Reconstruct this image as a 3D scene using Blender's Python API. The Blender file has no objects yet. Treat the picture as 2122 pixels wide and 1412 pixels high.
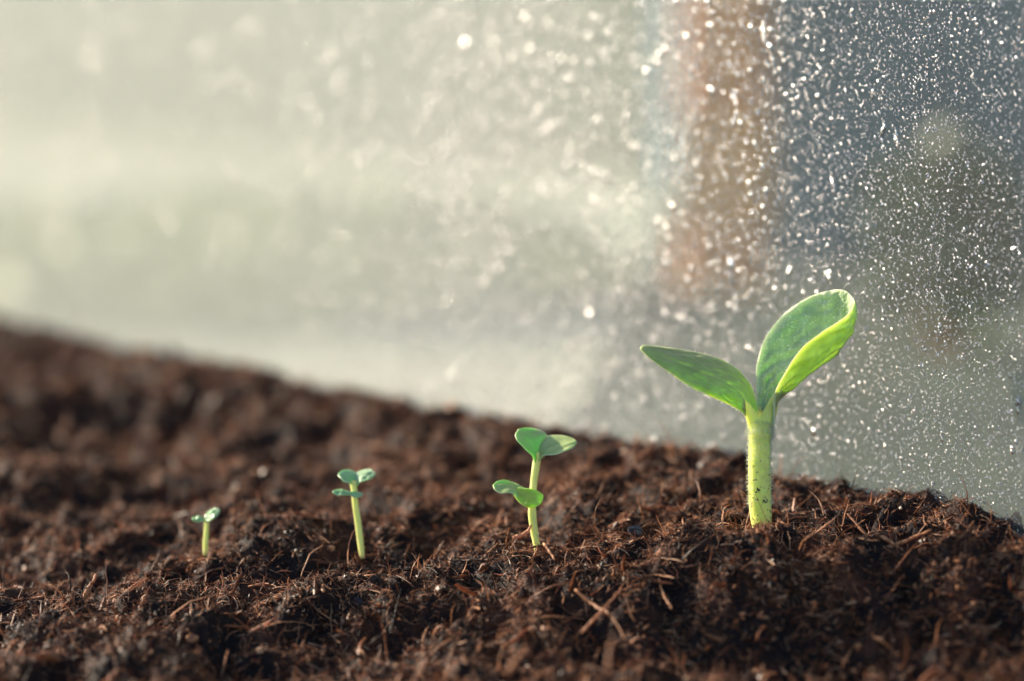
import bpy, bmesh, math, random
import numpy as np
from mathutils import Vector, Matrix

random.seed(7)
rng = np.random.default_rng(11)
scn = bpy.context.scene
col = scn.collection

# ------------------------------------------------------------------ camera
W, H, FPX = 2122.0, 1412.0, 5010.0          # photograph size, focal length in its pixels (85 mm)
HORIZON = 150.0
CAM = np.array([0.0, 0.0, 0.108])
PITCH = math.atan((H / 2 - HORIZON) / FPX)
FWD = np.array([0, math.cos(PITCH), -math.sin(PITCH)])
UP = np.array([0, math.sin(PITCH), math.cos(PITCH)])
RIGHT = np.array([1.0, 0, 0])
FOCUS = 0.614

cd = bpy.data.cameras.new('camera')
cam = bpy.data.objects.new('camera', cd)
col.objects.link(cam)
cd.sensor_width = 36.0
cd.lens = 36.0 * FPX / W
cd.clip_start = 0.01
cd.clip_end = 2000
cd.dof.use_dof = True
cd.dof.focus_distance = FOCUS
cd.dof.aperture_fstop = 4.4
cam.location = CAM
cam.rotation_euler = (math.radians(90) - PITCH, 0, 0)
scn.camera = cam

# ------------------------------------------------------------------ sky, sun, exposure
SUN_EL, SUN_AZ, SUN_W = math.radians(21), math.radians(-61), 5.0   # azimuth from +Y, negative = left
world = bpy.data.worlds.new('World')
scn.world = world
world.use_nodes = True
wn = world.node_tree
bg = wn.nodes['Background']
sky = wn.nodes.new('ShaderNodeTexSky')
sky.sky_type = 'NISHITA'
sky.sun_disc = False
sky.sun_elevation = SUN_EL
sky.sun_rotation = SUN_AZ
wn.links.new(sky.outputs[0], bg.inputs[0])
bg.inputs[1].default_value = 0.105
sl = bpy.data.lights.new('sun', 'SUN')
sun = bpy.data.objects.new('sun', sl)
col.objects.link(sun)
sl.energy = SUN_W
sl.angle = math.radians(0.5)
sl.color = (1.0, 0.84, 0.65)
sdir = Vector((math.sin(SUN_AZ) * math.cos(SUN_EL), math.cos(SUN_AZ) * math.cos(SUN_EL), math.sin(SUN_EL)))
sun.rotation_euler = sdir.to_track_quat('Z', 'Y').to_euler()
sun.location = sdir * 5
scn.view_settings.view_transform = 'Standard'
scn.view_settings.look = 'None'
scn.view_settings.gamma = 1
scn.view_settings.exposure = 1.12
scn.render.engine = 'CYCLES'
cy = scn.cycles
cy.use_denoising = True
cy.denoiser = 'OPENIMAGEDENOISE'
cy.use_adaptive_sampling = False
cy.max_bounces = 10
cy.diffuse_bounces = 3
cy.glossy_bounces = 3
cy.transmission_bounces = 6
cy.transparent_max_bounces = 12
cy.sample_clamp_indirect = 4.0
cy.sample_clamp_direct = 0.0
cy.caustics_reflective = False
cy.caustics_refractive = False


# ------------------------------------------------------------------ helpers
def at(px, py, d):
    return CAM + d * (FWD + (px - W / 2) / FPX * RIGHT - (py - H / 2) / FPX * UP)


def at_z(px, py, z):
    r = FWD + (px - W / 2) / FPX * RIGHT - (py - H / 2) / FPX * UP
    return CAM + r * ((z - CAM[2]) / r[2])


def tag(o, label=None, cat=None, group=None, kind=None):
    if label: o['label'] = label
    if cat: o['category'] = cat
    if group: o['group'] = group
    if kind: o['kind'] = kind
    return o


def empty(name, loc):
    o = bpy.data.objects.new(name, None)
    o.empty_display_size = 0.01
    o.location = loc
    col.objects.link(o)
    return o


def mesh(name, V, F, mat, parent=None, smooth=True, attr=None, cols=None):
    """V (n,3); F int array (m,k) or list of such arrays; attr: dict name -> float per vertex."""
    Fs = F if isinstance(F, list) else [F]
    Fs = [np.asarray(f, dtype=np.int32) for f in Fs if len(f)]
    V = np.asarray(V, dtype=np.float32)
    me = bpy.data.meshes.new(name)
    me.vertices.add(len(V))
    me.vertices.foreach_set('co', V.ravel())
    loops = np.concatenate([f.ravel() for f in Fs])
    tot = np.concatenate([np.full(len(f), f.shape[1], np.int32) for f in Fs])
    start = np.concatenate([[0], np.cumsum(tot)[:-1]]).astype(np.int32)
    me.loops.add(len(loops))
    me.loops.foreach_set('vertex_index', loops)
    me.polygons.add(len(tot))
    me.polygons.foreach_set('loop_start', start)
    me.polygons.foreach_set('loop_total', tot)
    me.polygons.foreach_set('use_smooth', np.full(len(tot), smooth))
    for k, a in (attr or {}).items():
        at_ = me.attributes.new(k, 'FLOAT', 'POINT')
        at_.data.foreach_set('value', np.asarray(a, dtype=np.float32))
    me.update()
    me.validate()
    for m in (mat if isinstance(mat, (list, tuple)) else [mat]):
        me.materials.append(m)
    o = bpy.data.objects.new(name, me)
    col.objects.link(o)
    if parent:
        o.parent = parent
        o.matrix_parent_inverse = Matrix.Translation(-Vector(parent.location))
    return o


def grid_faces(nr, nc, wrap=False):
    r = np.arange(nr - 1)[:, None]
    c = np.arange(nc if wrap else nc - 1)[None, :]
    c2 = (c + 1) % nc
    a, b = r * nc + c, r * nc + c2
    return np.stack([a, b, b + nc, a + nc], -1).reshape(-1, 4)


def hash2(ix, iy, seed):
    h = (ix.astype(np.int64) * 374761393 + iy.astype(np.int64) * 668265263 + seed * 974634777) & 0xFFFFFFFF
    h = ((h ^ (h >> 13)) * 1274126177) & 0xFFFFFFFF
    return ((h ^ (h >> 16)) & 0xFFFF) / 65535.0


def noise2(x, y, scale, seed=0):
    x, y = np.asarray(x) / scale, np.asarray(y) / scale
    ix, iy = np.floor(x), np.floor(y)
    fx, fy = x - ix, y - iy
    fx = fx * fx * fx * (fx * (fx * 6 - 15) + 10)
    fy = fy * fy * fy * (fy * (fy * 6 - 15) + 10)
    a, b = hash2(ix, iy, seed), hash2(ix + 1, iy, seed)
    c, d = hash2(ix, iy + 1, seed), hash2(ix + 1, iy + 1, seed)
    return (a + (b - a) * fx) * (1 - fy) + (c + (d - c) * fx) * fy - 0.5


def cr(P, n):
    """Catmull-Rom through the control points, n samples."""
    P = np.asarray(P, float)
    Q = np.vstack([2 * P[0] - P[1], P, 2 * P[-1] - P[-2]])
    t = np.linspace(0, len(P) - 1 - 1e-9, n)
    i = np.floor(t).astype(int)
    f = (t - i)[:, None]
    p0, p1, p2, p3 = Q[i], Q[i + 1], Q[i + 2], Q[i + 3]
    return 0.5 * (2 * p1 + (p2 - p0) * f + (2 * p0 - 5 * p1 + 4 * p2 - p3) * f ** 2 + (3 * p1 - p0 - 3 * p2 + p3) * f ** 3)


def unit(v):
    return v / (np.linalg.norm(v, axis=-1, keepdims=True) + 1e-12)


# node helpers
def new_mat(name):
    m = bpy.data.materials.new(name)
    m.use_nodes = True
    return m, m.node_tree, m.node_tree.nodes['Principled BSDF']


def N(nt, typ, **kw):
    n = nt.nodes.new(typ)
    for k, v in kw.items():
        if k.startswith('in_'):
            key = k[3:]
            n.inputs[int(key) if key.isdigit() else key.replace('_', ' ')].default_value = v
        else:
            setattr(n, k, v)
    return n


def ramp(nt, src, stops):
    r = nt.nodes.new('ShaderNodeValToRGB')
    els = r.color_ramp.elements
    while len(els) < len(stops):
        els.new(0.5)
    for e, (p, c) in zip(els, stops):
        e.position = p
        e.color = (*c, 1) if len(c) == 3 else c
    nt.links.new(src, r.inputs[0])
    return r.outputs[0]


def mixc(nt, fac, a, b, blend='MIX'):
    m = nt.nodes.new('ShaderNodeMix')
    m.data_type = 'RGBA'
    m.blend_type = blend
    for sock, v in ((m.inputs[0], fac), (m.inputs[6], a), (m.inputs[7], b)):
        if isinstance(v, (int, float)):
            sock.default_value = v
        elif isinstance(v, tuple):
            sock.default_value = (*v, 1)
        else:
            nt.links.new(v, sock)
    return m.outputs[2]


# ------------------------------------------------------------------ where the glass stands
G0 = at_z(2122, 1060, 0.0)[:2]              # its foot at the right edge of the view
G1 = at_z(0, 680, 0.0)[:2]                  # and at the left edge
GD = (G1 - G0) / np.linalg.norm(G1 - G0)    # along the glass, towards the far left
GN = np.array([GD[1], -GD[0]])
if GN @ (-G0) < 0: GN = -GN                 # faces the camera
GLEN = np.linalg.norm(G1 - G0)


def glass_dist(x, y):
    return (x - G0[0]) * GN[0] + (y - G0[1]) * GN[1]


# ------------------------------------------------------------------ the soil surface
ctrl = []
for px, py, d in [(425, 1140, .640), (748, 1145, .634), (1112, 1146, .624), (1578, 1095, .612),
                  (60, 1268, .612), (300, 1266, .612), (600, 1255, .614), (900, 1225, .614), (1200, 1180, .612), (1800, 1120, .606), (2080, 1110, .600),
                  (0, 1400, .577), (300, 1400, .577), (600, 1400, .577), (900, 1400, .576), (1200, 1400, .574), (1500, 1400, .572), (1800, 1400, .570), (2122, 1400, .568), (1535, 1106, .606), (1625, 1106, .606), (1580, 1122, .600),
                  (600, 1040, .70), (250, 1090, .70), (600, 960, .76), (200, 960, .80), (950, 1000, .70), (100, 830, .90), (1300, 1030, .66)]:
    ctrl.append(at(px, py, d))
for t in np.linspace(-0.4, 1.6, 44):
    g = G0 + GD * GLEN * t
    ctrl.append(np.array([g[0], g[1], 0.0]))
    g = g - GN * 0.15
    ctrl.append(np.array([g[0], g[1], 0.0]))
for x in np.linspace(-.6, .6, 6):
    ctrl.append(np.array([x, .25, -.062]))
    ctrl.append(np.array([x, .40, -.052]))
for y in (.30, .36, .42, .48, .53):
    for x in np.linspace(-.30, .115 + .02 * (y < .4), 12):
        ctrl.append(np.array([x, y, -.047 if y < .5 else -.040]))
for y in np.linspace(.4, 1.2, 5):
    ctrl.append(np.array([-.55 - .2 * y, y, -.02]))
ctrl = np.array(ctrl)


def base_h(x, y):
    num = np.zeros_like(x)
    den = np.zeros_like(x)
    for c in ctrl:
        w = 1.0 / ((x - c[0]) ** 2 + (y - c[1]) ** 2 + 0.00025) ** 1.6
        num += w * c[2]
        den += w
    return num / den


PLANT_XY = [at(425, 1140, .640), at(748, 1145, .634), at(1112, 1146, .624), at(1578, 1095, .612)]


def soil_h(x, y):
    z = base_h(x, y)
    wx = x + noise2(x, y, .02, 51) * .012
    wy = y + noise2(x, y, .02, 52) * .012
    far = np.clip((y - .62) / .3, 0, 1)
    k = np.clip(.55 + (y - .50) / .12, .55, 1)
    for p in PLANT_XY:                       # calmer right at the seedlings' feet
        k = np.minimum(k, .25 + np.sqrt((x - p[0]) ** 2 + (y - p[1]) ** 2) / .022)
    gd = np.clip(glass_dist(x, y) / .11, 0.22, 1)
    z = z + k * gd * ((.010 + .010 * far) * noise2(wx, wy, .05, 1) + (.009 + .005 * far) * noise2(wx, wy, .022, 2))
    r = 1 - np.abs(noise2(wx, wy, .011, 3)) * 2
    z = z + k * .0026 * (r - .5)
    c = np.clip(noise2(wx, wy, .0075, 8) * 3, -1, 1)
    z = z + k * .0026 * c
    z = z + .0016 * noise2(x, y, .0034, 4) + .0014 * noise2(x, y, .0017, 5) + .0007 * noise2(x, y, .0008, 6)
    return z


NR, NC = 1150, 900
dd = .30 * np.exp(np.linspace(0, math.log(1.9 / .30), NR))
ss = np.linspace(-.52, .42, NC)
GY, GS = np.meshgrid(dd, ss, indexing='ij')
GX = GY * GS
GZ = soil_h(GX, GY)


def lookup(x, y):
    """height of the built soil surface (bilinear in its own grid)"""
    r = np.clip(np.log(y / .30) / math.log(1.9 / .30) * (NR - 1), 0, NR - 1.001)
    c = np.clip((x / y - ss[0]) / (ss[-1] - ss[0]) * (NC - 1), 0, NC - 1.001)
    i, j = r.astype(int), c.astype(int)
    f, g = r - i, c - j
    return (GZ[i, j] * (1 - f) + GZ[i + 1, j] * f) * (1 - g) + (GZ[i, j + 1] * (1 - f) + GZ[i + 1, j + 1] * f) * g


# soil material
def soil_mat(name, fibre):
    m, nt, b = new_mat(name)
    tc = N(nt, 'ShaderNodeTexCoord')
    L = nt.links.new
    if fibre:
        a = N(nt, 'ShaderNodeAttribute', attribute_name='tone')
        c = ramp(nt, a.outputs['Fac'], [(0, (.012, .009, .010)), (.28, (.062, .027, .017)), (.48, (.26, .100, .046)), (.78, (.66, .36, .19)), (1, (.88, .66, .46))])
        n = N(nt, 'ShaderNodeTexNoise', in_Scale=900.0, in_Detail=2.0)
        L(tc.outputs['Object'], n.inputs['Vector'])
        c = mixc(nt, 1.0, c, ramp(nt, n.outputs[0], [(.3, (.55, .5, .48)), (.7, (1.2, 1.15, 1.1))]), 'MULTIPLY')
        b.inputs['Roughness'].default_value = .42
    else:
        n1 = N(nt, 'ShaderNodeTexNoise', in_Scale=70.0, in_Detail=8.0, in_Roughness=.7)
        L(tc.outputs['Object'], n1.inputs['Vector'])
        c = ramp(nt, n1.outputs[0], [(.30, (.005, .005, .008)), (.48, (.014, .009, .009)), (.62, (.070, .030, .020)), (.78, (.25, .11, .06))])
        n2 = N(nt, 'ShaderNodeTexNoise', in_Scale=1400.0, in_Detail=4.0)
        L(tc.outputs['Object'], n2.inputs['Vector'])
        bp = N(nt, 'ShaderNodeBump', in_Strength=.8, in_Distance=.0006)
        L(n2.outputs[0], bp.inputs['Height'])
        L(bp.outputs[0], b.inputs['Normal'])
        b.inputs['Roughness'].default_value = .62
    L(c, b.inputs['Base Color'])
    b.inputs['Specular IOR Level'].default_value = .30 if fibre else .10
    if fibre:                         # thin fibres let some of the low sun through
        tl = N(nt, 'ShaderNodeBsdfTranslucent')
        L(mixc(nt, 1.0, c, (1.3, .85, .6), 'MULTIPLY'), tl.inputs[0])
        ms = N(nt, 'ShaderNodeMixShader'); ms.inputs[0].default_value = .26
        L(b.outputs[0], ms.inputs[1]); L(tl.outputs[0], ms.inputs[2])
        L(ms.outputs[0], nt.nodes['Material Output'].inputs[0])
    return m


M_SOIL = soil_mat('dark_soil', False)
M_FIBRE = soil_mat('coir_fibre', True)

V = np.stack([GX, GY, GZ], -1).reshape(-1, 3)
F = grid_faces(NR, NC)
ctr = V[F].mean(1)
F = F[glass_dist(ctr[:, 0], ctr[:, 1]) > -.004]
used = np.unique(F)
remap = np.full(len(V), -1)
remap[used] = np.arange(len(used))
soil = mesh('soil', V[used], remap[F], M_SOIL)
tag(soil, kind='structure')


# ------------------------------------------------------------------ coir fibres, crumbs and flakes lying in the soil
def tubes(name, base, dirs, length, rad, curl, tone, seg=5, sides=3, lift=None, flat=1.0, clampz=True):
    """many thin curled strands merged into one mesh (uncountable stuff)"""
    n = len(base)
    up = np.tile([0, 0, 1.0], (n, 1))
    side = unit(np.cross(dirs, up) + 1e-6)
    P = np.zeros((n, seg + 1, 3))
    P[:, 0] = base
    d = dirs.copy()
    turn = rng.normal(0, 1, (n, 3)) * curl[:, None]
    for k in range(seg):
        d = unit(d + turn / seg + rng.normal(0, .16, (n, 3)) * np.minimum(1, curl * 1.2)[:, None])
        P[:, k + 1] = P[:, k] + d * (length / seg)[:, None]
    P -= (P.mean(1) - base)[:, None, :] * (0 if lift is not None else 1)
    if clampz:
        gz = lookup(P[..., 0].ravel(), P[..., 1].ravel()).reshape(n, seg + 1)
        gap = P[..., 2] - gz
        P[..., 2] = np.where(gap < 0, gz + gap * .25, P[..., 2])
    T = unit(np.gradient(P, axis=1))
    ref = unit(rng.normal(0, 1, (n, 1, 3)))
    A = unit(np.cross(T, ref))
    B = unit(np.cross(T, A))
    tp = np.linspace(0, 1, seg + 1)
    prof = (1 - .75 * tp ** 2) * (.55 + .45 * np.minimum(1, tp * 5))
    r = rad[:, None] * prof[None]
    ang = np.arange(sides) / sides * 2 * math.pi
    ring = (A[:, :, None] * np.cos(ang)[None, None, :, None] + B[:, :, None] * np.sin(ang)[None, None, :, None] * flat) * r[:, :, None, None]
    VV = (P[:, :, None] + ring).reshape(-1, 3)
    f = grid_faces(seg + 1, sides, wrap=True)
    FF = (f[None] + (np.arange(n) * (seg + 1) * sides)[:, None, None]).reshape(-1, 4)
    tn = np.repeat(tone, (seg + 1) * sides)
    return VV, FF, tn


def scatter(n, near=.40, far=1.25, power=1.6, smin=-.40, smax=.34):
    u = rng.random(n)
    e = 2 - power
    y = (near ** e + u * (far ** e - near ** e)) ** (1 / e) if abs(e) > .01 else near * (far / near) ** u
    x = y * rng.uniform(smin, smax, n)
    k = glass_dist(x, y) > .001
    return x[k], y[k]


def local_az(x, y):
    return (noise2(x, y, .016, 81) + noise2(x, y, .006, 82) * .7) * 2 * math.pi * 1.6


VV, FF, TT = [], [], []


def add(v, f, t):
    off = sum(len(a) for a in VV)
    VV.append(v); FF.append(f + off); TT.append(t)


# fine felt of short fibres
x, y = scatter(400000)
n = len(x)
az = local_az(x, y) + rng.normal(0, .8, n)
el = rng.normal(.12, .30, n)
d = np.stack([np.cos(az) * np.cos(el), np.sin(az) * np.cos(el), np.sin(el)], -1)
clump = np.clip(noise2(x, y, .018, 61) + noise2(x, y, .007, 62) * .8 + .45, 0, 1)
tone = np.clip(.06 + clump * .50 + rng.normal(0, .10, n) + (rng.random(n) < .20) * .50, 0, 1)
keep = rng.random(n) < .35 + clump
x, y, d, tone, n = x[keep], y[keep], d[keep], tone[keep], int(keep.sum())
add(*tubes('f', np.stack([x, y, lookup(x, y) + rng.uniform(0, .0009, n)], -1), d, rng.lognormal(-5.95, .5, n), rng.lognormal(-9.15, .45, n),
           rng.uniform(.3, 1.6, n), tone, seg=4))
# longer strands
x, y = scatter(15000)
n = len(x)
az = local_az(x, y) + rng.normal(0, .6, n)
el = rng.normal(.16, .32, n)
d = np.stack([np.cos(az) * np.cos(el), np.sin(az) * np.cos(el), np.sin(el)], -1)
tone = np.clip(.25 + rng.normal(0, .15, n) + noise2(x, y, .02, 63) * .6 + (rng.random(n) < .22) * .4, 0, 1)
add(*tubes('f', np.stack([x, y, lookup(x, y) + rng.uniform(.0002, .0022, n)], -1), d, rng.lognormal(-4.9, .4, n), rng.lognormal(-8.95, .35, n),
           rng.uniform(.3, 1.8, n), tone, seg=7))
# strands that stand up out of clods
x, y = scatter(13000)
n = len(x)
az = rng.uniform(0, 6.3, n)
el = rng.uniform(.3, 1.4, n)
d = np.stack([np.cos(az) * np.cos(el), np.sin(az) * np.cos(el), np.sin(el)], -1)
add(*tubes('f', np.stack([x, y, lookup(x, y) - .0004], -1), d, rng.lognormal(-5.2, .4, n), rng.lognormal(-8.8, .4, n),
           rng.uniform(.3, 1.8, n), np.clip(.55 + rng.normal(0, .18, n), 0, 1), seg=5, lift=True))
# very fine pale root hairs that catch the sun
x, y = scatter(150000, power=2.2)
n = len(x)
az = local_az(x, y) + rng.normal(0, 1.1, n); el = rng.normal(.35, .4, n)
d = np.stack([np.cos(az) * np.cos(el), np.sin(az) * np.cos(el), np.sin(el)], -1)
cl = noise2(x, y, .012, 71) + noise2(x, y, .005, 72) * .6
keep = cl > rng.uniform(-.35, .45, n)
x, y, d = x[keep], y[keep], d[keep]; n = len(x)
add(*tubes('f', np.stack([x, y, lookup(x, y) + rng.uniform(.0002, .0012, n)], -1), d, rng.lognormal(-6.0, .4, n), rng.lognormal(-9.6, .3, n),
           rng.uniform(.4, 2.0, n), np.clip(.85 + rng.normal(0, .14, n), 0, 1), seg=4))
# strands heaped round the seedlings' feet
px_, py_ = [], []
for p, q, cnt in zip(PLANT_XY, (.004, .004, .005, .008), (70, 90, 110, 160)):
    px_.append(p[0] + rng.normal(0, q, cnt)); py_.append(p[1] + rng.normal(0, q, cnt))
x, y = np.concatenate(px_), np.concatenate(py_)
n = len(x)
az = rng.uniform(0, 6.3, n); el = rng.uniform(-.1, .9, n)
d = np.stack([np.cos(az) * np.cos(el), np.sin(az) * np.cos(el), np.sin(el)], -1)
add(*tubes('f', np.stack([x, y, lookup(x, y) + rng.uniform(0, .001, n)], -1), d, rng.lognormal(-5.3, .4, n), rng.lognormal(-8.9, .4, n),
           rng.uniform(.3, 1.8, n), np.clip(.45 + rng.normal(0, .2, n), 0, 1), seg=5))
# flat bark slivers
x, y = scatter(3200)
n = len(x)
az = local_az(x, y) + rng.normal(0, .6, n)
el = rng.normal(.1, .35, n)
d = np.stack([np.cos(az) * np.cos(el), np.sin(az) * np.cos(el), np.sin(el)], -1)
add(*tubes('f', np.stack([x, y, lookup(x, y) + rng.uniform(.0003, .0015, n)], -1), d, rng.lognormal(-5.0, .35, n), rng.lognormal(-7.6, .3, n),
           rng.uniform(0, .5, n), np.clip(.42 + rng.normal(0, .2, n), 0, 1), seg=4, sides=4, flat=.28))
fib = mesh('coir_fibres', np.vstack(VV), np.vstack(FF), M_FIBRE, attr={'tone': np.concatenate(TT)})
tag(fib, 'tangled brown coir fibres covering the dark soil', 'fibre', kind='stuff')

# crumbs: little rough lumps
ico = np.array([[0, 0, 1], [.894, 0, .447], [.276, .851, .447], [-.724, .526, .447], [-.724, -.526, .447], [.276, -.851, .447],
                [.724, .526, -.447], [-.276, .851, -.447], [-.894, 0, -.447], [-.276, -.851, -.447], [.724, -.526, -.447], [0, 0, -1]])
icf = np.array([[0, 1, 2], [0, 2, 3], [0, 3, 4], [0, 4, 5], [0, 5, 1], [1, 6, 2], [2, 7, 3], [3, 8, 4], [4, 9, 5], [5, 10, 1],
                [6, 7, 2], [7, 8, 3], [8, 9, 4], [9, 10, 5], [10, 6, 1], [11, 7, 6], [11, 8, 7], [11, 9, 8], [11, 10, 9], [11, 6, 10]])
x, y = scatter(65000)
n = len(x)
s = rng.lognormal(-7.95, .5, n)
Vc = ico[None] * (s[:, None, None] * rng.uniform(.5, 1.4, (n, 12, 1))) * rng.uniform(.6, 1.3, (n, 1, 3))
Vc += np.stack([x, y, lookup(x, y) + s * .4], -1)[:, None]
Fc = (icf[None] + (np.arange(n) * 12)[:, None, None]).reshape(-1, 3)
tn = np.repeat(np.clip(.28 + noise2(x, y, .015, 66) * .5 + rng.normal(0, .12, n) + (rng.random(n) < .10) * .3, 0, 1), 12)
crumbs = mesh('soil_crumbs', Vc.reshape(-1, 3), Fc, M_FIBRE, smooth=False, attr={'tone': tn})
tag(crumbs, 'loose dark crumbs of peat scattered over the soil', 'soil crumbs', kind='stuff')


# ------------------------------------------------------------------ single twigs and chips one can point at
def strand(P, rad, sides=7, seg=26, flat=1.0, wob=.0):
    C = cr(P, seg)
    if wob:
        C[1:-1] += rng.normal(0, wob, (seg - 2, 3))
    T = unit(np.gradient(C, axis=0))
    A = unit(np.cross(T, [0.3, 1.0, .2]))
    B = unit(np.cross(T, A))
    t = np.linspace(0, 1, seg)
    r = rad * (1 - .6 * t) * (.7 + .3 * np.minimum(1, t * 8)) * (1 + .15 * rng.normal(0, 1, seg))
    ang = np.arange(sides) / sides * 2 * math.pi
    V = C[:, None] + (A[:, None] * np.cos(ang)[None, :, None] + B[:, None] * np.sin(ang)[None, :, None] * flat) * r[:, None, None]
    F = grid_faces(seg, sides, True)
    V = V.reshape(-1, 3)
    c0, c1 = len(V), len(V) + 1
    V = np.vstack([V, C[:1], C[-1:]])
    k = np.arange(sides)
    E0 = np.stack([(k + 1) % sides, k, np.full(sides, c0)], -1)
    o = (seg - 1) * sides
    E1 = np.stack([o + k, o + (k + 1) % sides, np.full(sides, c1)], -1)
    return V, [F, np.vstack([E0, E1])]


def twig(name, pix, rad, tone, label, flat=1.0, cat='twig'):
    P = [at(*p) for p in pix]
    V, F = strand(P, rad, flat=flat, wob=rad * .15)
    base = Vector(P[0])
    o = mesh(name, V - np.array(base), F, M_FIBRE, attr={'tone': np.full(len(V), tone)})
    o.location = base
    return tag(o, label, cat)


TW = 'loose twigs and roots on the soil'
for a in [
    ('twig', [(1205, 1312, .578), (1230, 1285, .578), (1262, 1250, .580), (1288, 1220, .582)], .00042, .70, 'straight pale brown twig crossing another like an X in the blurred foreground'),
    ('twig', [(1192, 1222, .590), (1225, 1250, .586), (1265, 1276, .578), (1298, 1328, .570)], .00042, .64, 'bent brown twig lying under the straight one in the X crossing'),
    ('twig', [(1358, 1155, .598), (1364, 1190, .594), (1372, 1225, .588), (1392, 1262, .580)], .00045, .74, 'upright reddish twig with a kinked foot right of the X crossing'),
    ('twig', [(1338, 1172, .600), (1343, 1195, .598), (1348, 1215, .597), (1352, 1228, .596)], .0004, .78, 'short curved orange twig right above the X crossing'),
    ('root', [(1546, 1125, .606), (1545, 1095, .607), (1551, 1068, .608), (1558, 1045, .609), (1560, 1038, .611)], .00014, .93, 'hair thin pale root curving up beside the thick stem'),
    ('twig', [(1690, 1105, .602), (1712, 1088, .600), (1736, 1068, .600), (1742, 1056, .600)], .0002, .85, 'thin forked brown twig rising right of the thick stem'),
    ('twig', [(1126, 1126, .606), (1135, 1138, .604), (1145, 1152, .602), (1149, 1160, .600)], .00045, .76, 'short orange splinter leaning just right of the two tiered seedling'),
    ('twig', [(1814, 1140, .600), (1850, 1131, .599), (1890, 1116, .598), (1930, 1098, .597)], .0006, .78, 'long light brown splinter lying on the soil at the right'),
    ('twig', [(1063, 1114, .622), (1085, 1108, .622), (1098, 1095, .623), (1104, 1080, .624)], .0006, .80, 'curled light brown strip touching the stem of the two tiered seedling'),
    ('twig', [(366, 1263, .605), (370, 1250, .606), (374, 1238, .607), (376, 1228, .608)], .00028, .82, 'small upright orange splinter in the left foreground'),
    ('twig', [(385, 1262, .604), (405, 1263, .604), (420, 1267, .603), (434, 1267, .603)], .0003, .88, 'short pale splinter lying flat in the left foreground'),
    ('twig', [(606, 1243, .604), (622, 1251, .603), (640, 1252, .603), (650, 1254, .602)], .00022, .98, 'whitish bent root lying left of the blue grey chip'),
    ('twig', [(1050, 1398, .528), (1068, 1372, .530), (1092, 1340, .533)], .0008, .66, 'thick blurred brown stick at the bottom middle of the foreground'),
    ('twig', [(1262, 1395, .528), (1262, 1360, .530), (1268, 1322, .534)], .0005, .62, 'blurred upright brown stick at the bottom edge right of middle'),
    ('twig', [(1500, 1060, .610), (1497, 1082, .608), (1502, 1098, .606)], .0003, .75, 'short twisted root standing left of the thick stem'),
    ('twig', [(1598, 1150, .598), (1602, 1172, .596), (1600, 1195, .592)], .0004, .68, 'short upright twig just below the foot of the thick stem'),
    ('twig', [(174, 1240, .612), (186, 1218, .613), (200, 1190, .615)], .0008, .72, 'leaning reddish brown sliver of bark at the far left'),
]:
    o = twig(*a)
    o['group'] = TW

m, nt, b = new_mat('slate_chip')
n1 = N(nt, 'ShaderNodeTexNoise', in_Scale=500.0, in_Detail=5.0)
nt.links.new(ramp(nt, n1.outputs[0], [(.3, (.012, .015, .025)), (.7, (.035, .042, .065))]), b.inputs['Base Color'])
b.inputs['Roughness'].default_value = .35
M_CHIP = m
for (px, py, d, s, lab) in [(742, 1247, .604, .0020, 'blue grey chip half buried in the foreground left of the middle'),
                            (1318, 1103, .612, .0022, 'wide flat blue black chip between the two right seedlings'),
                            (1085, 1270, .590, .0016, 'small slate coloured chip in the blurred foreground near the X twigs')]:
    P = at(px, py, d)
    v = ico * rng.uniform(.7, 1.25, (12, 1)) * np.array([1.5, 1.0, .75]) * s
    f = icf
    # one round of subdivision with jitter for a broken outline
    ed = {}
    vv = [tuple(q) for q in v]
    ff = []
    def mid(a, b_):
        k = (min(a, b_), max(a, b_))
        if k not in ed:
            ed[k] = len(vv)
            vv.append(tuple((np.array(vv[a]) + np.array(vv[b_])) / 2 * random.uniform(.95, 1.15)))
        return ed[k]
    for a_, b_, c_ in f:
        ab, bc, ca = mid(a_, b_), mid(b_, c_), mid(c_, a_)
        ff += [(a_, ab, ca), (ab, b_, bc), (ca, bc, c_), (ab, bc, ca)]
    o = mesh('stone_chip', np.array(vv), np.array(ff), M_CHIP, smooth=False)
    o.location = Vector(P)
    o.rotation_euler = (.3, .2, random.uniform(0, 3))
    tag(o, lab, 'chip', 'dark chips in the soil')


# a pale grain low in the right foreground
P = at(1703, 1348, .583)
m, nt, b = new_mat('pale_grain')
b.inputs['Base Color'].default_value = (.34, .34, .20, 1)
b.inputs['Roughness'].default_value = .6
a_, p_ = np.meshgrid(np.linspace(0, math.pi, 9), np.arange(14) / 14 * 2 * math.pi, indexing='ij')
v = np.stack([np.sin(a_) * np.cos(p_), np.sin(a_) * np.sin(p_), 1.25 * np.cos(a_)], -1).reshape(-1, 3)
v *= (1 + .10 * noise2(v[:, 0] + v[:, 2], v[:, 1], .6, 5))[:, None] * .0011
o = mesh('seed_grain', v, grid_faces(9, 14, True), m)
o.location = Vector(P)
tag(o, 'small pale olive grain in the blurred dark soil below the thick stem', 'grain')


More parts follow.
